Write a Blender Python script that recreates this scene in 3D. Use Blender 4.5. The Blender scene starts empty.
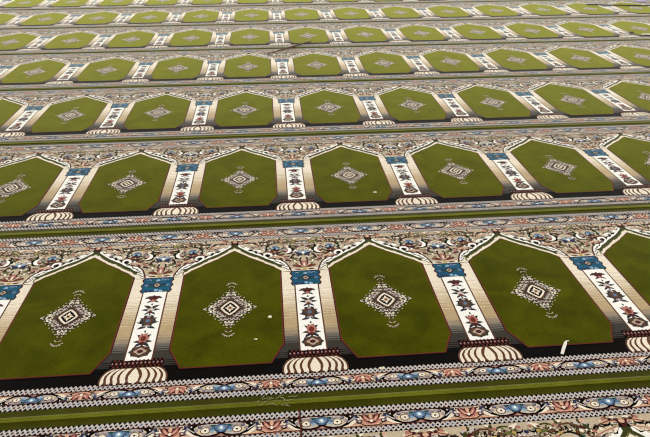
import bpy, math, random
from mathutils import Vector, Matrix
from mathutils.geometry import tessellate_polygon
random.seed(7)
sc = bpy.context.scene
COL = sc.collection

W = 0.62                 # pitch of the niches (m)
PITCH = 1.9491 * W       # pitch of the carpet strips (m)
DZ = 0.0003             # height step between neighbouring pile colours
T = 0.009                # thickness of a strip

# ------------------------------------------------------------------ materials
def s2l(c):
    return tuple(((x/255.0)/12.92 if x <= 10 else (((x/255.0)+0.055)/1.055)**2.4) for x in c)

def pile(name, rgb, mottle=0.10, sheen=0.25, fibre=0.30, mscale=7.0, rough=0.85, second=None):
    """woven pile: fine fibre speckle plus broad brushed patches, both in world space"""
    m = bpy.data.materials.new(name); m.use_nodes = True
    nt = m.node_tree; N = nt.nodes; L = nt.links
    b = N['Principled BSDF']
    geo = N.new('ShaderNodeNewGeometry')
    n1 = N.new('ShaderNodeTexNoise'); n1.inputs['Scale'].default_value = 300; n1.inputs['Detail'].default_value = 2
    n2 = N.new('ShaderNodeTexNoise'); n2.inputs['Scale'].default_value = mscale; n2.inputs['Detail'].default_value = 4
    n2.inputs['Distortion'].default_value = 0.6
    L.new(geo.outputs['Position'], n1.inputs['Vector']); L.new(geo.outputs['Position'], n2.inputs['Vector'])
    r1 = N.new('ShaderNodeMapRange'); r1.inputs['From Min'].default_value = .3; r1.inputs['From Max'].default_value = .7
    r1.inputs['To Min'].default_value = 1-fibre; r1.inputs['To Max'].default_value = 1+fibre
    r2 = N.new('ShaderNodeMapRange'); r2.inputs['From Min'].default_value = .3; r2.inputs['From Max'].default_value = .7
    r2.inputs['To Min'].default_value = 1-mottle; r2.inputs['To Max'].default_value = 1+mottle
    L.new(n1.outputs['Fac'], r1.inputs['Value']); L.new(n2.outputs['Fac'], r2.inputs['Value'])
    mu = N.new('ShaderNodeMath'); mu.operation = 'MULTIPLY'
    L.new(r1.outputs['Result'], mu.inputs[0]); L.new(r2.outputs['Result'], mu.inputs[1])
    vm = N.new('ShaderNodeVectorMath'); vm.operation = 'SCALE'
    vm.inputs[0].default_value = s2l(rgb)
    L.new(mu.outputs[0], vm.inputs['Scale'])
    L.new(vm.outputs['Vector'], b.inputs['Base Color'])
    b.inputs['Roughness'].default_value = rough
    b.inputs['Specular IOR Level'].default_value = 0.0
    b.inputs['Sheen Weight'].default_value = sheen
    b.inputs['Sheen Roughness'].default_value = SHEEN_R
    b.inputs['Sheen Tint'].default_value = (*SHEEN_TINT.get(name, (0.90, 0.90, 0.80)), 1)
    return m
SHEEN_R = 0.33
SHEEN_TINT = {'green pile': (0.82, 0.84, 0.20), 'band green pile': (0.75, 0.70, 0.46), 'lit olive pile': (0.75, 0.74, 0.40), 'turquoise blue pile': (0.7, 0.88, 0.9)}

PAL = {
 'green':   ('green pile', (62, 63, 1), .34, .82),
 'band':    ('band green pile', (58, 58, 7), .2, .8),
 'band_lit':  ('lit olive pile', (96, 98, 22), .2, .8),  # band olive lightened to paint the light caught by the seam ridge
 'black':   ('black pile', (11, 9, 9), .2, .26),
 'dgrey':   ('charcoal pile', (56, 51, 46), .15, .6),
 'ink':     ('ink pile', (40, 40, 50), .15, .6),
 'grey':    ('grey pile', (104, 97, 88), .1, .6),
 'cream':   ('cream pile', (232, 219, 196), .05, .6),
 'white':   ('white pile', (244, 240, 230), .03, .6),
 'beige':   ('beige pile', (188, 170, 142), .08, .6),
 'tan':     ('tan pile', (180, 156, 118), .07, .6),
 'tan2':    ('light tan pile', (208, 188, 156), .06, .6),
 'tan3':    ('dusky tan pile', (150, 132, 110), .08, .6),
 'fawn':    ('fawn pile', (176, 158, 138), .08, .6),
 'med':     ('umber pile', (70, 58, 42), .12, .6),
 'lav':     ('pale grey pile', (192, 183, 176), .05, .6),
 'mauve':   ('mauve grey pile', (156, 142, 146), .08, .6),
 'salmon':  ('salmon pile', (172, 110, 98), .08, .6),
 'peach':   ('peach pile', (212, 166, 136), .06, .6),
 'red':     ('brick red pile', (104, 44, 30), .08, .5),
 'maroon':  ('maroon pile', (72, 26, 28), .1, .5),
 'brown':   ('brown pile', (92, 58, 42), .1, .5),
 'blue':    ('turquoise blue pile', (5, 76, 104), .2, .85),
 'navy':    ('navy pile', (38, 48, 80), .1, .5),
 'lblue':   ('light blue pile', (136, 166, 186), .06, .6),
 'mblue':   ('mid blue pile', (90, 112, 140), .08, .6),
 'olive':   ('dark olive pile', (58, 60, 22), .1, .5),
 'leaf':    ('leaf green pile', (96, 98, 50), .1, .5),
 'teal':    ('teal pile', (26, 74, 68), .1, .5),
 'mustard': ('mustard pile', (180, 152, 76), .08, .6),
}
MAT = {k: pile(v[0], v[1], v[2], v[3]) for k, v in PAL.items()}

def plain(name, rgb, rough=0.7):
    m = bpy.data.materials.new(name); m.use_nodes = True
    nt = m.node_tree; b = nt.nodes['Principled BSDF']
    n = nt.nodes.new('ShaderNodeTexNoise'); n.inputs['Scale'].default_value = 60
    r = nt.nodes.new('ShaderNodeValToRGB')
    c = s2l(rgb)
    r.color_ramp.elements[0].color = (*[x*0.8 for x in c], 1); r.color_ramp.elements[1].color = (*[min(1, x*1.15) for x in c], 1)
    nt.links.new(n.outputs['Fac'], r.inputs['Fac']); nt.links.new(r.outputs['Color'], b.inputs['Base Color'])
    b.inputs['Roughness'].default_value = rough
    return m

# ------------------------------------------------------------------ drawing in carpet units (u across, v along; 1 = W)
class Art:
    """collects coloured pile shapes on stacked levels; build() links ONE mesh"""
    def __init__(s): s.v = []; s.f = []; s.m = []; s.keys = []
    def _k(s, c):
        if c not in s.keys: s.keys.append(c)
        return s.keys.index(c)
    def poly(s, pts, c, lev):
        k = s._k(c); b = len(s.v)
        s.n = getattr(s, 'n', 0)+1
        z = lev*DZ + (s.n % 17)*DZ*.026      # neighbouring tufts are never cut to quite the same height
        P = [Vector((x*W, y*W, z)) for x, y in pts]
        s.v += [tuple(p) for p in P]
        if len(P) <= 4 and convex(pts):
            f = tuple(range(b, b+len(P)))
            if area(pts) < 0: f = f[::-1]
            s.f.append(f); s.m.append(k)
        else:
            for t in tessellate_polygon([P]):
                q = [pts[i] for i in t]
                t = tuple(b+i for i in t)
                if area(q) < 0: t = t[::-1]
                s.f.append(t); s.m.append(k)
    def rect(s, x0, y0, x1, y1, c, lev): s.poly([(x0,y0),(x1,y0),(x1,y1),(x0,y1)], c, lev)
    def ell(s, x, y, a, b, c, lev, n=10, rot=0, petal=0, k=5):
        pts = []
        for i in range(n):
            t = 2*math.pi*i/n; r = 1 + petal*math.cos(k*t)
            px, py = a*r*math.cos(t), b*r*math.sin(t)
            pts.append((x+px*math.cos(rot)-py*math.sin(rot), y+px*math.sin(rot)+py*math.cos(rot)))
        s.poly(pts, c, lev)
    def stroke(s, pts, w, c, lev, taper=False):
        n = len(pts); Lf = []; R = []
        for i, (x, y) in enumerate(pts):
            a = pts[max(0, i-1)]; b = pts[min(n-1, i+1)]
            dx, dy = b[0]-a[0], b[1]-a[1]; l = math.hypot(dx, dy) or 1
            ww = w/2*(1 if not taper else max(.12, math.sin(math.pi*(0.12+0.88*(1-i/(n-1))))if taper == 1 else max(.12, math.sin(math.pi*(i+.4)/(n-.2)))))
            Lf.append((x-dy/l*ww, y+dx/l*ww)); R.append((x+dy/l*ww, y-dx/l*ww))
        for i in range(n-1): s.poly([Lf[i], R[i], R[i+1], Lf[i+1]], c, lev)
    def leaf(s, x, y, l, w, rot, c, lev, bend=0.0):
        """pointed leaf from (x,y) in direction rot, length l"""
        up, dn = [], []
        for i in range(7):
            t = i/6; h = w/2*math.sin(math.pi*t**.8)
            yy = bend*l*math.sin(math.pi*t)
            up.append((t*l, yy+h)); dn.append((t*l, yy-h))
        pts = dn + up[::-1][1:-1]
        ca, sa = math.cos(rot), math.sin(rot)
        s.poly([(x+px*ca-py*sa, y+px*sa+py*ca) for px, py in pts], c, lev)
    def curl(s, x, y, r, a0, a1, w, c, lev, shrink=.45, n=9):
        pts = []
        for i in range(n):
            t = i/(n-1); rr = r*(1-shrink*t); a = a0+(a1-a0)*t
            pts.append((x+rr*math.cos(a), y+rr*math.sin(a)))
        s.stroke(pts, w, c, lev, taper=2)
    def merge(s, o, dx=0, dy=0, mx=1, my=1, dz=0):
        b = len(s.v)
        s.v += [(x*mx+dx*W, y*my+dy*W, z+dz) for x, y, z in o.v]
        flip = mx*my < 0
        for f, k in zip(o.f, o.m):
            f = tuple(b+i for i in f)
            s.f.append(f[::-1] if flip else f); s.m.append(s._k(o.keys[k]))
    def mesh(s, name):
        me = bpy.data.meshes.new(name); me.from_pydata(s.v, [], s.f)
        for k in s.keys: me.materials.append(MAT[k])
        me.polygons.foreach_set('material_index', s.m); me.update()
        return me
def area(p): return sum(p[i][0]*p[(i+1) % len(p)][1]-p[(i+1) % len(p)][0]*p[i][1] for i in range(len(p)))
def convex(p):
    sg = 0
    for i in range(len(p)):
        a, b, c = p[i], p[(i+1) % len(p)], p[(i+2) % len(p)]
        z = (b[0]-a[0])*(c[1]-b[1])-(b[1]-a[1])*(c[0]-b[0])
        if abs(z) < 1e-12: continue
        if sg*z < 0: return False
        sg = z
    return True
def lerp(a, b, t): return a+(b-a)*t
def both(fn):
    """draw a half and its mirror image"""
    h = Art(); fn(h); o = Art(); o.merge(h); o.merge(h, mx=-1, dz=DZ*.013); return o

# ---- prayer niche (centre line u = 0)
HW = .325
def outline(o=0.0):
    h = [(0, 1.255+o*1.2), (.10, 1.168+o), (.105, 1.160+o), (.215, 1.078+o), (.222, 1.066+o), (.29, 1.014+o), (.298, 1.000+o),
         (HW-.004+o*.7, .975+o*.6), (HW+o, .94), (HW+o, .19-o*.4), (HW-.028+o, .135-o*.6), (.252+o*.6, .032-o)]
    return h + [(-x, y) for x, y in h[::-1] if x > 0]
niche_a = Art()
niche_a.poly(outline(.010), 'maroon', 6)
niche_a.poly(outline(.006), 'red', 6.6)
niche_a.poly(outline(0), 'green', 7.2)

# ---- medallion, centre at 0,0
def med_half(h):
    # stepped lozenge of pale scrolls on an umber ground
    h.poly([(0,.195),(.022,.165),(.042,.160),(.048,.122),(.080,.112),(.086,.068),(.118,.052),(.148,0),(.118,-.052),(.086,-.068),(.080,-.112),(.048,-.122),(.042,-.160),(.022,-.165),(0,-.195)], 'olive', 6)
    h.poly([(0,.182),(.02,.150),(.034,.142),(.040,.108),(.070,.098),(.078,.060),(.108,.045),(.136,0),(.108,-.045),(.078,-.060),(.070,-.098),(.040,-.108),(.034,-.142),(.02,-.150),(0,-.182)], 'med', 7)
    k = 0
    for sy in (1,-1):
        for (x,y,r) in ((.016,.140,.015),(.042,.108,.015),(.036,.076,.014),(.066,.076,.015),(.088,.048,.016),(.068,.036,.013),(.112,.026,.014),(.016,.108,.012),(.014,.166,.010),(.094,.016,.013),(.124,.008,.010),(.054,.054,.010)):
            a = math.atan2(sy*y, x); k += 1
            h.curl(x, sy*y, r, a-2.6, a+2.4, .0085, ('lav','cream','lav')[k % 3], 8, .3, 8)
            h.ell(x+.004, sy*y, .0045, .005, 'cream' if k % 2 else 'salmon', 9, 6)
        for (x,y) in ((.012,.196),(.032,.172),(.050,.146),(.062,.122),(.086,.106),(.096,.076),(.120,.060),(.134,.034),(.150,.012)):
            h.ell(x, sy*y, .0055, .0065, 'fawn' , 9, 6)
        h.stroke([(0,sy*.070),(.028,sy*.040),(.054,0)], .013, 'cream', 10)
        h.stroke([(0,sy*.092),(.036,sy*.054),(.070,sy*.008)], .005, 'maroon', 9)
        # finials
        h.curl(0, sy*.222, .020, sy*.05, sy*1.57, .008, 'fawn', 8, 0, 6)
        h.curl(0, sy*.244, .032, sy*.35, sy*1.57, .008, 'fawn', 8, 0, 6)
        h.ell(.034, sy*.258, .005, .006, 'fawn', 9, 6); h.ell(.022, sy*.276, .005, .006, 'fawn', 9, 6)
        h.ell(.007, sy*.284, .005, .005, 'fawn', 9, 6); h.ell(0, sy*.215, .008, .010, 'brown', 7, 6)
    h.poly([(0,.062),(.046,0),(0,-.062)], 'black', 9)
    h.leaf(0, 0, .034, .018, 0, 'cream', 11); h.leaf(0, 0, .030, .014, .9, 'tan2', 11); h.leaf(0, 0, .030, .014, -.9, 'tan2', 11)
    h.ell(.160, 0, .009, .009, 'lav', 9, 6)
med_a = both(med_half)
med_a.leaf(0,0,.044,.018,math.pi/2,'cream',11); med_a.leaf(0,0,.044,.018,-math.pi/2,'cream',11)
med_a.ell(0,0,.010,.012,'red',12,8)

# ---- column: pilaster ground with woven gradient
def mixbands():
    a = Art()
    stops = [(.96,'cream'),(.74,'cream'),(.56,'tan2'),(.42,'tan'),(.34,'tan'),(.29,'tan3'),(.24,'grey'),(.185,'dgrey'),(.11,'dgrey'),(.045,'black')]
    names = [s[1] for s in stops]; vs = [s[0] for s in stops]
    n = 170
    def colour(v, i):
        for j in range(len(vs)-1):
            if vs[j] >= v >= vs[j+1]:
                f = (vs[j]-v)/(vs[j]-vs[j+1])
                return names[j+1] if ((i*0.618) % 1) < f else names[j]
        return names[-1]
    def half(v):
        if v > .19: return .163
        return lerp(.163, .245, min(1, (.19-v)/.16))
    top = 1.0
    for i in range(n):
        v0 = lerp(.03, top, i/n); v1 = lerp(.03, top, (i+1)/n)
        c = colour(min(.96, (v0+v1)/2), i)
        h0, h1 = half(v0), half(v1)
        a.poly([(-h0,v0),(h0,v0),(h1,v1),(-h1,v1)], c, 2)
    return a
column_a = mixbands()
# ---- shaft with five flowers
shaft_a = Art()
shaft_a.poly([(-.083,.115),(.083,.115),(.083,.790),(-.083,.790)], 'brown', 3)
shaft_a.poly([(-.074,.118),(.074,.118),(.074,.790),(-.074,.790)], 'white', 4)
def fl_tulip(y, c1, c2, up=1, s=1.0):
    def f(h):
        h.leaf(.0, y, .062*s, .040*s, up*.75, 'navy', 5, .1); h.leaf(.0, y+up*.01, .056*s, .030*s, up*1.25, c1, 6)
        h.leaf(.0, y, .055*s, .022*s, -up*.55, 'dgrey', 5); h.ell(.045*s, y-up*.035*s, .008, .010, c1, 6, 6)
    o = both(f); o.ell(0, y, .020*s, .026*s, c2, 7, 8); return o
def fl_rose(y, c1, c2, c3, a=.06, b=.055):
    o = Art()
    o.ell(0, y, a, b, c1, 5, 24, 0, .14, 6); o.ell(0, y, a*.68, b*.68, c2, 6, 16, .3, .16, 4); o.ell(0, y, a*.35, b*.35, c3, 7, 8)
    return o
def leafpair(y, l, w, r, c, lev, off=0.0):
    def f(h): h.leaf(off, y, l, w, r, c, lev, .08)
    shaft_a.merge(both(f))
# topmost: small drooping blossom
leafpair(.735,.060,.026,-.35,'ink',5); leafpair(.715,.055,.022,.25,'brown',5); shaft_a.ell(0,.715,.026,.032,'maroon',6,12,0,.2,4); shaft_a.ell(0,.690,.012,.014,'salmon',7,7)
leafpair(.690,.045,.016,-.5,'dgrey',5)
# second: winged blossom
leafpair(.600,.066,.026,.70,'dgrey',5); leafpair(.585,.060,.022,.15,'ink',5); leafpair(.590,.040,.014,1.2,'maroon',6); shaft_a.ell(0,.588,.022,.024,'lav',6,10,0,.15,5); shaft_a.ell(0,.570,.012,.016,'red',7,7)
leafpair(.570,.045,.016,-.7,'ink',5)
# third: broad dark rose with side leaves
leafpair(.445,.072,.026,.30,'ink',5); leafpair(.475,.064,.030,.55,'dgrey',5); leafpair(.420,.060,.022,-.35,'ink',5)
shaft_a.ell(0,.480,.044,.056,'dgrey',6,20,0,.16,6); shaft_a.ell(0,.480,.030,.038,'brown',7,16,.3,.18,5); shaft_a.ell(0,.478,.014,.018,'mblue',8,8); shaft_a.ell(0,.520,.012,.012,'mauve',8,7)
leafpair(.440,.034,.012,-.9,'mauve',7)
# fourth: red carnation
leafpair(.290,.072,.030,.95,'ink',5); leafpair(.300,.062,.022,1.25,'maroon',6); leafpair(.275,.058,.024,.1,'dgrey',5); leafpair(.270,.060,.022,-.75,'ink',5)
shaft_a.ell(0,.310,.030,.044,'salmon',7,14,0,.2,5); shaft_a.ell(0,.306,.016,.026,'red',8,9); shaft_a.ell(0,.262,.016,.016,'maroon',7,7)
# lowest: brown lozenge rose
shaft_a.ell(0,.192,.062,.050,'dgrey',5,24,0,.10,8); shaft_a.ell(0,.192,.050,.040,'brown',6,24,.2,.14,6); shaft_a.ell(0,.192,.032,.028,'fawn',7,16,0,.2,4); shaft_a.ell(0,.192,.018,.016,'maroon',8,8)
for y in (.650,.545,.375,.245): shaft_a.ell(0, y, .006, .012, 'teal', 5, 6)
# ---- capital
cap_a = Art()
def caph(h):
    h.poly([(0,.782),(.094,.782),(.106,.81),(.094,.835),(.110,.868),(.094,.90),(.108,.930),(.098,.962),(0,.962)], 'maroon', 3)
    h.poly([(0,.788),(.086,.788),(.096,.812),(.085,.835),(.100,.868),(.085,.90),(.097,.930),(.089,.955),(0,.955)], 'blue', 4)
    h.leaf(.022, .868, .05, .028, .25, 'navy', 5); h.leaf(.02, .868, .045, .022, -.5, 'teal', 5)
    h.curl(.06, .925, .016, 3.5, 0, .007, 'lblue', 5); h.curl(.06, .815, .016, -3.5, 0, .007, 'navy', 5)
cap_a = both(caph)
for i, (x, y, c) in enumerate([(.06,.94,'navy'),(-.06,.94,'navy'),(.03,.935,'mblue'),(-.035,.93,'teal'),(.065,.80,'teal'),(-.065,.80,'navy'),(.03,.80,'lblue'),(-.03,.803,'navy'),(.07,.868,'mblue'),(-.07,.868,'mblue'),(0,.925,'lblue'),(0,.81,'lblue')]):
    cap_a.ell(x, y, .015, .013, c, 5, 9, i, .2, 3)
cap_a.ell(0,.868,.030,.034,'ink',5,14,0,.2,4); cap_a.ell(0,.868,.018,.020,'fawn',6,10,0,.2,4); cap_a.ell(0,.868,.009,.010,'brown',7,8)
# ---- lotus base with bead collar
base_a = Art()
base_a.poly([(-.152,.055),(.152,.055),(.146,.128),(-.146,.128)], 'black', 3)
for i in range(13):
    x = (i-6)*.0228
    base_a.ell(x, .093, .009, .016, 'red' if i % 2 else 'maroon', 4, 8); base_a.ell(x, .096, .004, .007, 'mauve', 5, 6)
    base_a.ell(x+.0114, .068, .006, .007, 'red', 4, 6); base_a.ell(x+.0114, .118, .006, .007, 'red', 4, 6)
lot = [(-.135,.058),(.135,.058),(.162,.035),(.182,-.005),(.186,-.045),(.176,-.078),(-.176,-.078),(-.186,-.045),(-.182,-.005),(-.162,.035)]
base_a.poly(lot, 'brown', 3)
def petal(h, x0t, x1t, x0b, x1b, xm0, xm1, c):
    L = [(x0t,.052),(lerp(x0t,xm0,.62),.030),(xm0,.0),(lerp(xm0,x0b,.4)+.003,-.025),(x0b,-.05),(x0b+.004,-.072)]; R = [(x1b-.004,-.072),(x1b,-.05),(lerp(xm1,x1b,.4)+.003,-.025),(xm1,.0),(lerp(x1t,xm1,.62),.030),(x1t,.052)]
    h.poly(L+R, c, 4)
def lotush(h):
    edges_t = [.016,.050,.080,.106,.128]; edges_m = [.036,.080,.118,.150,.176]; edges_b = [.030,.074,.112,.148,.182]
    for i in range(4):
        g = .0080
        petal(h, edges_t[i]+g*.5, edges_t[i+1]-g*.5, edges_b[i]+g, edges_b[i+1]-g*.8, edges_m[i]+g, edges_m[i+1]-g*.8, 'cream')
base_a.merge(both(lotush))
base_a.poly([(0,.054),(.014,.03),(.029,-.01),(.027,-.048),(.012,-.072),(-.012,-.072),(-.027,-.048),(-.029,-.01),(-.014,.03)], 'cream', 4)

# ---- spandrel over a column: |u| <= .5, from the arch edges up to the guard
def edge(u):      # arch edge height at distance u from the column axis
    pts = [(HW-.5+.35, 0)]
    d = .5-u
    tab = [(0,1.255),(.10,1.168),(.105,1.160),(.215,1.078),(.222,1.066),(.29,1.014),(.298,1.0),(.325,.975),(.40,.96),(.5,.955)]
    for (a, b), (c, e) in zip(tab, tab[1:]):
        if a <= d <= c: return lerp(b, e, (d-a)/(c-a))
    return .955
def band(h, o0, o1, c, lev, u0=.155, u1=.5, sc=0, per=0, tip=1.0):
    n = 44
    xs = [lerp(u0, u1, i/n) for i in range(n+1)]
    def off(o, x, s):
        w = 1 + .35*max(0, (x-.42)/.08)*tip
        return o*w + (s*abs(math.sin(math.pi*(x-u0)/per)) if s else 0)
    lo = [(x, edge(x)+off(o0, x, 0)) for x in xs]; hi = [(x, edge(x)+off(o1, x, sc)) for x in xs]
    for i in range(n): h.poly([lo[i], lo[i+1], hi[i+1], hi[i]], c, lev)
def span_half(h):
    r = random.Random(41)
    for i in range(420):
        u = r.uniform(.02, .49); v = r.uniform(.98, 1.408)
        if v < edge(u)+.125 or (u < .1 and v < 1.0): continue
        c = r.choice(['brown','black','olive','white','salmon','ink','lav','cream','brown','maroon','leaf','tan2','mauve','dgrey','cream','black'])
        k = r.random()
        if k < .55: h.leaf(u, v, r.uniform(.028,.058), r.uniform(.012,.020), r.uniform(0,6.28), c, 3, r.uniform(-.3,.3))
        elif k < .8: h.curl(u, v, r.uniform(.012,.024), r.uniform(0,6), r.uniform(7,10), .009, c, 3.5, .5, 7)
        else: h.ell(u, v, .007, .008, c, 3, 6)
    band(h, .004, .045, 'cream', 4)
    band(h, .040, .095, 'olive', 3)
    band(h, .036, .046, 'leaf', 4)
    band(h, .078, .090, 'white', 5, .15, .475, .016, .048, .6)
    band(h, .092, .110, 'black', 4, .13, .5, .018, .048, .6)
    # white feathered leaf beside the capital
    h.poly([(.100,.955),(.160,.955),(.178,1.0),(.20,1.05),(.205,1.115),(.172,1.112),(.135,1.075),(.115,1.025)], 'olive', 3)
    h.poly([(.100,.962),(.160,.955),(.170,1.0),(.150,1.045),(.125,1.02)], 'cream', 4)
    for (x,y,l,r) in ((.112,.985,.062,.85),(.120,1.020,.066,.80),(.134,1.052,.066,.72),(.160,1.082,.060,.62)):
        h.leaf(x, y, l, .026, r, 'white', 5, .1); h.stroke([(x,y-.010),(x+.055*math.cos(r),y-.012+.055*math.sin(r))], .006, 'dgrey', 6)
    h.stroke([(.094,.965),(.110,1.02),(.128,1.068),(.165,1.112),(.21,1.132)], .010, 'maroon', 6)
    # big white scroll on the arch shoulder and smaller ones up to the tip
    h.curl(.262, 1.180, .036, 4.4, -1.0, .022, 'white', 7, .5, 10); h.ell(.264,1.182,.013,.015,'black',6,8)
    h.curl(.262, 1.180, .050, 3.6, .2, .008, 'maroon', 6, .1, 9)
    h.curl(.345, 1.245, .022, 4.2, -.6, .014, 'white', 7, .5, 8)
    h.leaf(.30, 1.225, .07, .026, .55, 'white', 7, .15); h.leaf(.385, 1.268, .075, .024, .5, 'white', 7, .1); h.leaf(.43, 1.312, .055, .016, .75, 'cream', 7, .1)
    # pink wing leaf towards the tip
    h.leaf(.315, 1.300, .17, .050, .30, 'brown', 3, .08); h.leaf(.32, 1.303, .155, .038, .30, 'tan2', 4, .08)
    h.stroke([(.33,1.305),(.40,1.335),(.46,1.352)], .007, 'salmon', 5)
    h.leaf(.38, 1.375, .10, .026, .12, 'peach', 4, .1); h.stroke([(.36,1.366),(.43,1.392),(.495,1.398)], .006, 'brown', 5)
    h.stroke([(.47,1.40),(.485,1.375),(.50,1.345)], .012, 'maroon', 8)
    h.ell(.5,1.385,.016,.014,'peach',8,8); h.ell(.445,1.402,.011,.010,'maroon',5,7); h.ell(.41,1.405,.007,.007,'salmon',5,6)
    # dark scroll stems
    for (x,y,rr,a0,a1) in ((.205,1.268,.078,2.6,-.9),(.205,1.268,.070,3.3,5.6),(.060,1.262,.046,-.6,2.8),(.365,1.335,.034,.2,4.0),(.155,1.375,.034,3.4,6.2),(.30,1.392,.036,3.3,6.2),(.415,1.39,.030,3.3,6.2),(.04,1.385,.030,3.3,6.2),(.055,1.135,.040,2.2,-.8),(.24,1.205,.030,3.6,6.6)):
        h.curl(x, y, rr, a0, a1, .013, 'black', 4.6, .25, 10)
    for (x,y,c) in ((.335,1.335,'salmon'),(.375,1.345,'cream'),(.155,1.392,'salmon'),(.30,1.41,'peach'),(.415,1.408,'salmon'),(.275,1.345,'cream'),(.115,1.295,'cream'),(.14,1.315,'salmon')):
        h.ell(x, y, .011, .011, c, 5.3, 8)
    # blue flower
    h.ell(.205,1.262,.050,.050,'tan2',3,14,.2,.15,5)
    h.ell(.205,1.268,.036,.036,'ink',4,20,.2,.22,5); h.ell(.198,1.292,.020,.018,'mblue',5,9); h.ell(.188,1.268,.014,.014,'lblue',6,8)
    h.ell(.223,1.272,.013,.013,'lblue',6,8); h.ell(.205,1.264,.010,.010,'black',7,7); h.ell(.222,1.238,.019,.014,'red',5,8); h.ell(.19,1.238,.015,.012,'maroon',5,8)
    h.leaf(.245,1.255,.048,.020,.5,'teal',4); h.leaf(.24,1.29,.05,.018,.9,'leaf',4)
    # dark C scroll with white belly
    h.curl(.128,1.238,.058,1.9,4.9,.026,'black',5,.15,10); h.curl(.136,1.236,.045,2.0,4.7,.026,'white',6,.15,9)
    h.leaf(.128,1.185,.075,.020,.15,'brown',4,-.15); h.leaf(.09,1.295,.03,.018,1.4,'black',5)
    # arcs above
    h.stroke([(.155,1.368),(.185,1.392),(.225,1.396),(.262,1.378),(.28,1.352)], .014, 'brown', 5, 2); h.leaf(.295,1.385,.050,.024,-1.2,'olive',5,.15)
    h.leaf(.300,1.35,.04,.018,2.4,'maroon',6); h.ell(.165,1.340,.011,.010,'mustard',5,7); h.ell(.25,1.335,.009,.010,'red',5,7)
    h.ell(.27,1.31,.009,.009,'teal',5,7)
    h.leaf(.06,1.352,.062,.024,.1,'leaf',5,.1); h.ell(.062,1.362,.012,.011,'mustard',6,7); h.leaf(.118,1.362,.035,.020,-.3,'brown',5)
    h.stroke([(0,1.325),(.03,1.335),(.065,1.325),(.10,1.335),(.135,1.372)], .006, 'brown', 4)
    h.ell(.045,1.282,.018,.013,'red',5,8); h.leaf(.05,1.277,.04,.016,-.3,'leaf',5); h.ell(.03,1.395,.013,.010,'salmon',5,7)
    h.stroke([(.08,1.40),(.11,1.405),(.14,1.395)], .010, 'olive', 5)
    # hanging drop flower leaves
    h.leaf(.0,1.178,.072,.030,.55,'navy',5,-.15); h.leaf(.006,1.19,.055,.022,.95,'lblue',6); h.leaf(.0,1.165,.055,.018,-.2,'dgrey',5,.1)
    h.curl(.060,1.212,.018,3.2,-.6,.008,'white',6)
    h.leaf(.035,1.122,.070,.020,.05,'leaf',5,-.12); h.ell(.075,1.14,.009,.009,'maroon',5,6)
    # palmette over the capital
    h.leaf(.0,1.000,.090,.050,.75,'brown',4,.1); h.leaf(.004,1.006,.070,.032,.80,'tan2',5,.1); h.leaf(.012,1.0,.075,.030,.28,'red',5,.15)
    h.leaf(.0,1.010,.085,.034,1.30,'maroon',5); h.leaf(.002,1.02,.060,.018,1.32,'salmon',6)
    h.ell(.070,1.030,.013,.012,'brown',6,8); h.curl(.083,1.075,.022,-.6,3.0,.008,'brown',5)
    h.leaf(.095,1.10,.055,.018,.9,'salmon',5); h.stroke([(.02,1.09),(.06,1.105),(.11,1.15),(.17,1.17),(.215,1.205)], .007, 'brown', 4)
    h.leaf(.15,1.14,.05,.018,.5,'peach',4); h.ell(.185,1.195,.012,.010,'maroon',5,7); h.leaf(.16,1.20,.035,.014,1.5,'leaf',5)
    h.leaf(.225,1.225,.04,.016,-.6,'salmon',5)
    h.ell(.0,.978,.02,.012,'mustard',5,8); h.leaf(.02,.975,.06,.018,.15,'brown',4)
spandrel_a = Art()
g = Art()
N_ = 40
for i in range(N_):
    x0, x1 = lerp(-.5,.5,i/N_), lerp(-.5,.5,(i+1)/N_)
    g.poly([(x0,edge(abs(x0))+.002),(x1,edge(abs(x1))+.002),(x1,1.425),(x0,1.425)], 'beige', 2)
spandrel_a.merge(g); spandrel_a.merge(both(span_half))
spandrel_a.ell(0,1.196,.012,.018,'white',7,8); spandrel_a.ell(0,1.225,.010,.012,'mblue',7,8)
spandrel_a.leaf(0,1.00,.10,.03,math.pi/2,'salmon',7); spandrel_a.leaf(0,1.01,.06,.014,math.pi/2,'cream',8)
spandrel_a.ell(0,1.30,.012,.012,'brown',5,8); spandrel_a.ell(0,1.36,.014,.012,'navy',5,8)

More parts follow.
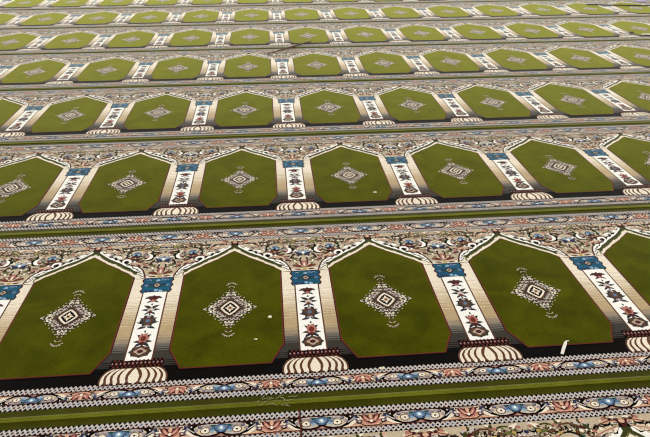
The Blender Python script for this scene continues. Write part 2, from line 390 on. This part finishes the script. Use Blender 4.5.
# ---- borders: guard chains and scroll border, one-niche tiles
def guard(y0, y1, seed):
    a = Art(); r = random.Random(seed)
    a.rect(-.5, y0, .5, y1, 'lav', 3)
    n = 40; p = 1/n; h = y1-y0
    for i in range(n):
        x = -.5+i*p; sk = p*.18
        a.poly([(x+p*.04,y0),(x+p*.96,y0),(x+p*.56,y0+h*.36)], 'black', 4)
        a.poly([(x+p*.10+sk,y1),(x+p*.54+sk,y1-h*.34),(x+p*.90+sk,y1)], 'black', 4)
        c = r.choice(['black','black','black','maroon','ink','black','brown','black','navy','mblue'])
        m = (y0+y1)/2; xc = x+p*1.06
        a.poly([(xc-p*.30,m-h*.03),(xc,m-h*.19),(xc+p*.30,m+h*.03),(xc,m+h*.19)], c, 4)
    return a
def scroll_tile(seed=0):
    """scroll border, y from 0 to 1 (scaled later by the caller)"""
    def half(h):   # blue rosette at x=0, red leaf at x=.25, x in 0...25
        Y = SCROLL_H
        def P(pts): return [(x, y*Y) for x, y in pts]
        def E(x, y, a, b, c, l, n=10): h.ell(x, y*Y, a, b*Y, c, l, n)
        h.poly(P([(0,0),(.16,0),(.205,.04),(.185,.12),(.16,.42),(.145,.72),(.12,.98),(.06,1.0),(0,.84)]), 'black', 3.5)
        h.stroke(P([(.175,.55),(.195,.38),(.215,.34),(.235,.44)]), .014, 'black', 4)
        h.stroke(P([(.14,.97),(.18,.84),(.21,.86)]), .006, 'brown', 4)
        h.poly(P([(0,.06),(.07,.03),(.115,.10),(.135,.30),(.125,.60),(.095,.86),(.055,.90),(.02,.80),(0,.62)]), 'tan2', 4); h.stroke(P([(.01,.14),(.06,.10),(.10,.16),(.12,.34)]), .010, 'lav', 4.6); h.stroke(P([(.03,.76),(.06,.82),(.09,.78)]), .008, 'lav', 4.6)
        h.stroke(P([(0,.66),(.02,.84),(.055,.95),(.095,.92),(.125,.70),(.142,.40),(.165,.16),(.20,.10)]), .012, 'black', 6)
        h.stroke(P([(0,.80),(.025,.97),(.055,1.0)]), .006, 'salmon', 5)
        E(.078,.52,.026,.26,'brown',5); E(.078,.52,.021,.20,'cream',6); E(.078,.52,.006,.07,'black',7,6)
        E(.0,.40,.046,.34,'navy',5,14); E(.0,.40,.040,.28,'mblue',6.5,14); h.stroke(P([(.012,.62),(.03,.5),(.034,.3)]), .006, 'navy', 7); E(.034,.60,.012,.10,'tan2',6); E(.05,.30,.016,.08,'mauve',5); h.leaf(.018,.30*Y,.05,.022,.35,'mblue',6); h.leaf(.03,.5*Y,.03,.016,.6,'lblue',7)
        h.leaf(.02,.16*Y,.06,.016,.1,'teal',5)
        E(.0,.38,.017,.20,'lblue',8,10); E(.0,.36,.007,.10,'white',9,7)
        E(.105,.22,.012,.12,'navy',6); E(.122,.45,.010,.12,'mauve',6); h.leaf(.165,.30*Y,.04,.014,1.0,'mauve',6); h.stroke(P([(.13,.62),(.15,.45),(.17,.25)]), .006, 'lav', 7); h.stroke(P([(.05,.22),(.08,.16),(.11,.20)]), .008, 'mauve', 6)
        # pale stem and tan scroll running to the red leaf
        h.stroke(P([(.10,.97),(.135,.86),(.16,.62),(.185,.42),(.205,.40)]), .018, 'cream', 5, 2)
        h.stroke(P([(.115,1.0),(.16,.90),(.20,.80),(.225,.92)]), .012, 'peach', 5)
        h.leaf(.148,.10*Y,.05,.022,.4,'navy',6); h.ell(.162,.12*Y,.009,.010,'dgrey',7,6)
        E(.188,.64,.017,.16,'maroon',6,8); E(.190,.62,.008,.08,'lav',7,6)
        h.stroke(P([(.145,.18),(.17,.06),(.21,.05)]), .010, 'cream', 5)
        # red leaf
        h.poly(P([(.25,.97),(.222,.93),(.192,.66),(.178,.30),(.186,.08),(.212,.04),(.235,.18),(.25,.10)]), 'maroon', 4)
        h.stroke(P([(.25,.86),(.228,.82),(.206,.60),(.193,.34),(.190,.14)]), .024, 'salmon', 5, 2)
        h.stroke(P([(.25,.58),(.234,.54),(.221,.36),(.212,.12)]), .020, 'salmon', 6, 2)
        h.stroke(P([(.25,.90),(.226,.86),(.204,.64)]), .006, 'peach', 7); h.stroke(P([(.246,.62),(.231,.54),(.218,.30)]), .007, 'peach', 7)
        h.stroke(P([(.206,.50),(.198,.34),(.196,.20)]), .006, 'cream', 7)
        h.ell(.25,.28*Y,.010,.018,'peach',7,8); h.ell(.25,.62*Y,.008,.010,'cream',8,7)
        h.curl(.196,.16*Y,.012,1.0,6.0,.006,'tan2',8,.4,7)
        h.stroke(P([(.25,.99),(.222,.97),(.190,.76),(.174,.40)]), .005, 'black', 6)
        h.stroke(P([(.25,1.0),(.215,1.0),(.185,.90),(.165,.95)]), .010, 'peach', 5)
    a = Art()
    q = both(half)          # -.25 .. .25
    a.merge(q); 
    a.merge(q, dx=.5)
    full = Art()
    full.rect(-.25, 0, .75, SCROLL_H, 'fawn', 3); full.merge(a)
    return full
def border(y0, yg0, yg1, y1, flip, seed):
    global SCROLL_H
    SCROLL_H = yg1-yg0
    a = Art(); a.merge(guard(y0, yg0, seed)); a.merge(guard(yg1, y1, seed+1))
    t = scroll_tile()
    if not flip: a.merge(t, dy=yg0)
    else: a.merge(t, dy=yg1, my=-1)
    a.rect(-.25, yg0-.002, .75, yg0+.003, 'maroon', 9); a.rect(-.25, yg1-.003, .75, yg1+.002, 'maroon', 9)
    return a
V0, V1 = -.2885, 1.6606              # the strip's two long edges
lower_t = border(-.222, -.176, -.110, -.064, False, 3)
upper_t = border(1.424, 1.466, 1.553, 1.601, True, 11)

def repeat(tile, n0, n1):
    a = Art()
    for i in range(n0, n1+1): a.merge(tile, dx=i)
    return a

# ------------------------------------------------------------------ linking
def link(name, me, parent=None, loc=(0,0,0)):
    o = bpy.data.objects.new(name, me); COL.objects.link(o); o.location = loc
    if parent: o.parent = parent
    return o
ME = {k: a.mesh(k) for k, a in dict(niche=niche_a, medallion=med_a, column=column_a, shaft=shaft_a, capital=cap_a, lotus_base=base_a, spandrel=spandrel_a).items()}

def slab(name, u0, u1, v0, v1, z0, z1, mat):
    me = bpy.data.meshes.new(name)
    x0,x1,y0,y1 = u0*W,u1*W,v0*W,v1*W
    me.from_pydata([(x0,y0,z0),(x1,y0,z0),(x1,y1,z0),(x0,y1,z0),(x0,y0,z1),(x1,y0,z1),(x1,y1,z1),(x0,y1,z1)], [],
                   [(0,3,2,1),(4,5,6,7),(0,1,5,4),(1,2,6,5),(2,3,7,6),(3,0,4,7)])
    me.materials.append(mat); return me
def selvedge(name, u0, u1, vin, vout, zt, mats):
    """green edge band whose outermost cords rise into a low rounded ridge, painted lighter as if catching light"""
    me = bpy.data.meshes.new(name)
    d = vout-vin
    prof = [(vin, .0004), (vin+.42*d, .0006), (vin+.62*d, .0012), (vin+.70*d, .0030), (vin+.76*d, .0050), (vin+.92*d, .0058), (vin+.997*d, .0050), (vin+.9999*d, .0046)]
    n = max(2, int((u1-u0)*6)); vs = []; fs = []; mi = []
    for i in range(n+1):
        u = lerp(u0, u1, i/n)
        for v, z in prof: vs.append((u*W, v*W, zt+z))
    k = len(prof)
    for i in range(n):
        for j in range(k-1):
            f = (i*k+j, (i+1)*k+j, (i+1)*k+j+1, i*k+j+1)
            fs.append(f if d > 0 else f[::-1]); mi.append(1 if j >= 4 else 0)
    me.from_pydata(vs, [], fs)
    for m in mats: me.materials.append(m)
    me.polygons.foreach_set('material_index', mi); me.update()
    return me

# row: (index, first column, last column, label)
ROWS = [
 (-1, -2, 3, 'carpet strip cut off by the bottom of the photo, only its floral upper border showing'),
 (0, -2, 3, 'nearest whole green arched carpet strip, with a white paper scrap on its black lower edge'),
 (1, -3, 4, 'second whole row of green arches from the bottom, just behind the nearest one'),
 (2, -4, 5, 'third whole row of green arched carpet counting from the bottom of the photo'),
 (3, -5, 6, 'fourth whole green arched carpet strip, lower end of the brown stick on its floral top'),
 (4, -6, 7, 'fifth green arched carpet strip from the bottom, brown stick reaching onto its niche'),
 (5, -6, 9, 'second farthest green arched carpet strip, a dark cord across its right end'),
 (6, -8, 6, 'farthest carpet strip, its green arches cut by the top edge of the photo'),
]
for r, c0, c1, lab in ROWS:
    u0, u1 = c0-.5, c1+.5
    s = link('prayer_carpet_strip', slab('carpet_ground', u0, u1, V0+.001, V1-.001, 0, T, MAT['black']), None, (0, r*PITCH, 0))
    s['label'] = lab; s['category'] = 'carpet'; s['group'] = 'carpet strips laid row behind row'
    b = link('lower_border', repeat(lower_t, c0, c1).mesh('lower_border'), s, (0,0,T)); b['label'] = 'scroll border below the arches'
    b = link('upper_border', repeat(upper_t, c0, c1).mesh('upper_border'), s, (0,0,T)); b['label'] = 'scroll border above the arches'
    link('edge_band', selvedge('edge_band', u0, u1, -.222, V0, T, (MAT['band'], MAT['band_lit'])), s)
    link('edge_band', selvedge('edge_band', u0, u1, 1.601, V1, T, (MAT['band'], MAT['band_lit'])), s)
    for c in range(c0, c1+1):
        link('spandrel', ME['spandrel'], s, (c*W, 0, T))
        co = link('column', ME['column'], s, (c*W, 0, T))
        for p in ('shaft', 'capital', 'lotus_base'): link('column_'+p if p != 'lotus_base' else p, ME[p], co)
        if c < c1:
            n = link('prayer_niche', ME['niche'], s, ((c+.5)*W, 0, T))
            link('medallion', ME['medallion'], n, (0, .562*W, 3*DZ))

    if r == -1:
        sm = Art(); sm.stroke([(-.112,1.424),(-.106,1.48),(-.112,1.54),(-.108,1.598)], .006, 'red', 12); sm.stroke([(-.106,1.424),(-.100,1.48),(-.106,1.54),(-.102,1.598)], .004, 'black', 13)
        q = link('stitched_seam', sm.mesh('stitched_seam'), s, (0,0,T)); q['label'] = 'short red stitched seam across the border'

# floor under the carpet
fm = plain('floor screed', (120, 116, 108), .9)
fl = link('floor', slab('floor', -14, 16, -5, 17, -.12, -.0005, fm)); fl['kind'] = 'structure'

# ------------------------------------------------------------------ small things lying on the carpet
def tube(name, pts, rad, mat, seg=8, squash=1.0):
    vs = []; fs = []
    n = len(pts)
    for i, p in enumerate(pts):
        a = Vector(pts[max(0,i-1)]); b = Vector(pts[min(n-1,i+1)]); d = (b-a).normalized()
        sd = d.cross(Vector((0,0,1))).normalized(); up = sd.cross(d)
        rr = rad[i] if isinstance(rad, (list, tuple)) else rad
        for k in range(seg):
            t = 2*math.pi*k/seg
            vs.append(tuple(Vector(p)+sd*rr*math.cos(t)+up*rr*squash*math.sin(t)))
    for i in range(n-1):
        for k in range(seg):
            fs.append((i*seg+k, i*seg+(k+1)%seg, (i+1)*seg+(k+1)%seg, (i+1)*seg+k))
    fs.append(tuple(range(seg))[::-1]); fs.append(tuple((n-1)*seg+k for k in range(seg)))
    me = bpy.data.meshes.new(name); me.from_pydata(vs, [], fs); me.materials.append(mat)
    for p in me.polygons: p.use_smooth = True
    return me
def thing(name, me, label, cat, loc=(0,0,0), group=None):
    o = link(name, me, None, loc); o['label'] = label; o['category'] = cat
    if group: o['group'] = group
    return o
ZT = T+.0030
def strip(name, path, w, th, mat):
    """folded paper ribbon: path of (u,v,z)"""
    vs = []; fs = []; n = len(path)
    for i, (u, v, z) in enumerate(path):
        a = path[max(0,i-1)]; b = path[min(n-1,i+1)]
        dx, dy = b[0]-a[0], b[1]-a[1]; l = math.hypot(dx, dy)
        wx, wy = -dy/l*w[i]/2, dx/l*w[i]/2
        for zz in (0, th):
            vs.append(((u+wx)*W, (v+wy)*W, z+zz)); vs.append(((u-wx)*W, (v-wy)*W, z+zz))
    for i in range(n-1):
        a, b = i*4, (i+1)*4
        fs += [(a+2,a+3,b+3,b+2), (a+1,a,b,b+1), (a,a+2,b+2,b), (a+3,a+1,b+1,b+3)]
    fs += [(0,1,3,2), ((n-1)*4+1,(n-1)*4,(n-1)*4+2,(n-1)*4+3)]
    me = bpy.data.meshes.new(name); me.from_pydata(vs, [], fs); me.materials.append(mat); return me
paper = plain('white paper', (236, 226, 214)); lint = plain('pale lint', (226, 220, 190), .95)
wood = plain('brown wood', (92, 66, 44)); dark = plain('black rubber', (44, 38, 32)); lavm = plain('lavender cloth', (206, 192, 216), .95)
thing('paper_scrap', strip('paper_scrap', [(1.413,-.052,ZT),(1.440,-.010,ZT+.004),(1.468,.030,ZT+.006),(1.478,.046,ZT+.005),(1.502,.058,ZT)], [.017,.019,.017,.009,.008], .0006, paper),
      'small white rolled paper scrap on the black lower edge of the nearest strip', 'paper scrap')
# stick slantwise over two far strips
p0, p1 = Vector((-.21*W, 7.06*W, 0)), Vector((.53*W, 7.83*W, 0))
pts = []
for i in range(13):
    t = i/12; p = p0.lerp(p1, t)
    pts.append((p.x+.008*math.sin(5*t), p.y+.006*math.sin(9*t), T+.0135+.004*math.sin(3*t)))
thing('stick', tube('stick', pts, [.0042+.0052*math.sin(math.pi*(.02+.85*i/12)) for i in range(13)], wood),
      'thin brown stick lying slantwise across a carpet seam far back', 'stick')
pts = [(lerp(6.60,8.2,i/16)*W, (10.69-.02*i+.010*math.sin(i*1.1))*W, T+.014) for i in range(17)]
thing('cord', tube('cord', pts, .007, dark), 'thin dark cord lying along the carpet in the far upper right', 'cord')
thing('white_strip', strip('white_strip', [(6.27,7.88,ZT),(6.34,7.85,ZT+.006),(6.42,7.82,ZT+.006),(6.56,7.77,ZT)], [.05,.06,.06,.05], .004, paper),
      'narrow white strip lying on the carpet at the right edge of the photo', 'strip')
def blob(name, rx, ry, rz, mat, seed, z=0):
    import bmesh
    bm = bmesh.new(); bmesh.ops.create_icosphere(bm, subdivisions=2, radius=1); r = random.Random(seed)
    ph = [r.uniform(0, 6) for _ in range(6)]
    for v in bm.verts:
        k = 1+.22*math.sin(4*v.co.x+ph[0])+.18*math.sin(5*v.co.y+ph[1])+.1*math.sin(7*v.co.z+ph[2])
        v.co = Vector((v.co.x*rx*k, v.co.y*ry*k, max(0, v.co.z*k+.6)*rz))
    me = bpy.data.meshes.new(name); bm.to_mesh(me); bm.free(); me.materials.append(mat); return me
thing('dark_scrap', blob('dark_scrap', .028, .024, .008, wood, 3), 'small crumpled dark scrap left of the narrow white strip at right', 'scrap', (6.17*W, 8.03*W, ZT))
thing('cloth_scrap', blob('cloth_scrap', .075, .06, .02, lavm, 5), 'small pale lavender cloth scrap in the upper right corner', 'cloth', (7.98*W, 11.03*W, ZT))
LINT = [((.679,2.128), .010, 'pale lint speck on the right side of a green niche in the second row'),
        ((-.249,.443), .011, 'pale lint speck right of the medallion in a nearest-row niche'),
        ((-.334,.238), .007, 'tiny pale lint speck low in a nearest-row niche, under a medallion'),
        ((.367,-.077), .010, 'white lint speck on the border below a nearest-row niche')
        ]
for i, ((u, v), s, lab) in enumerate(LINT):
    thing('lint_speck', blob('lint_speck', s*.9, s*.55, s*.3, lint, 20+i), lab, 'lint', (u*W, v*W, T+(.0030 if i < 4 else .0055)), 'lint specks on the carpet')

vs, fs = [], []
r = random.Random(5); tm = Art()
me_t = bpy.data.meshes.new('lint_tuft')
for k in range(16):
    x, y = (-.245+r.uniform(-.085,.085))*W, (-.275+r.uniform(-.05,.035))*W
    a0 = r.uniform(-.5,.5); L = r.uniform(.010,.034); q = []
    for i in range(6):
        t = i/5; a0 += r.uniform(-.5,.5)
        q.append((x, y, T+.0066+.0012*math.sin(3*t))); x += L/5*math.cos(a0); y += L/5*math.sin(a0)
    t_ = tube('tmp', q, .0009, lint, 5); b0 = len(vs)
    vs += [tuple(v.co) for v in t_.vertices]; fs += [tuple(b0+i for i in p.vertices) for p in t_.polygons]; bpy.data.meshes.remove(t_)
me_t.from_pydata(vs, [], fs); me_t.materials.append(plain('dusty thread', (150, 146, 100), .95))
thing('lint_tuft', me_t, 'wispy pale lint tuft of loose threads on the olive seam at the bottom', 'lint')

# ------------------------------------------------------------------ light: soft daylight of a large hall, plus an added far fill
w = bpy.data.worlds.new('hall light'); sc.world = w; w.use_nodes = True
bg = w.node_tree.nodes['Background']; bg.inputs['Color'].default_value = (1.0, .99, .965, 1); bg.inputs['Strength'].default_value = 1.0
def area_light(name, loc, target, size, power, col):
    l = bpy.data.lights.new(name, 'AREA'); l.shape = 'RECTANGLE'; l.size, l.size_y = size; l.energy = power; l.color = col
    o = bpy.data.objects.new(name, l); COL.objects.link(o); o.location = loc
    o.rotation_euler = (Vector(target)-Vector(loc)).to_track_quat('-Z', 'Y').to_euler(); return o
area_light('far_fill_light', (1.5, 17, 4.0), (0, 3, 0), (14, 3.0), 900, (1, .98, .94))  # unseen fill added at the far end to brighten the distant rows

# ------------------------------------------------------------------ camera
cam = bpy.data.cameras.new('camera'); co = bpy.data.objects.new('camera', cam); COL.objects.link(co)
f, pit, yaw, roll, cx, cy, hh = 628.4759, 0.4962, 0.0871, -0.0024, -0.18, -2.7168, 2.4032
fw = Vector((math.sin(yaw)*math.cos(pit), math.cos(yaw)*math.cos(pit), -math.sin(pit)))
rt = Vector((math.cos(yaw), -math.sin(yaw), 0)); up = rt.cross(fw)
r2 = math.cos(roll)*rt+math.sin(roll)*up; u2 = -math.sin(roll)*rt+math.cos(roll)*up
M = Matrix((r2, u2, -fw)).transposed().to_4x4(); M.translation = Vector((cx*W, cy*W, hh*W+T))
co.matrix_world = M
cam.sensor_fit = 'HORIZONTAL'; cam.sensor_width = 36; cam.lens = f/650*36; cam.clip_start = .05
sc.camera = co
sc.cycles.filter_width = 1.15
sc.view_settings.view_transform = 'Standard'; sc.view_settings.look = 'None'; sc.view_settings.gamma = 1
sc.view_settings.exposure = 0.0
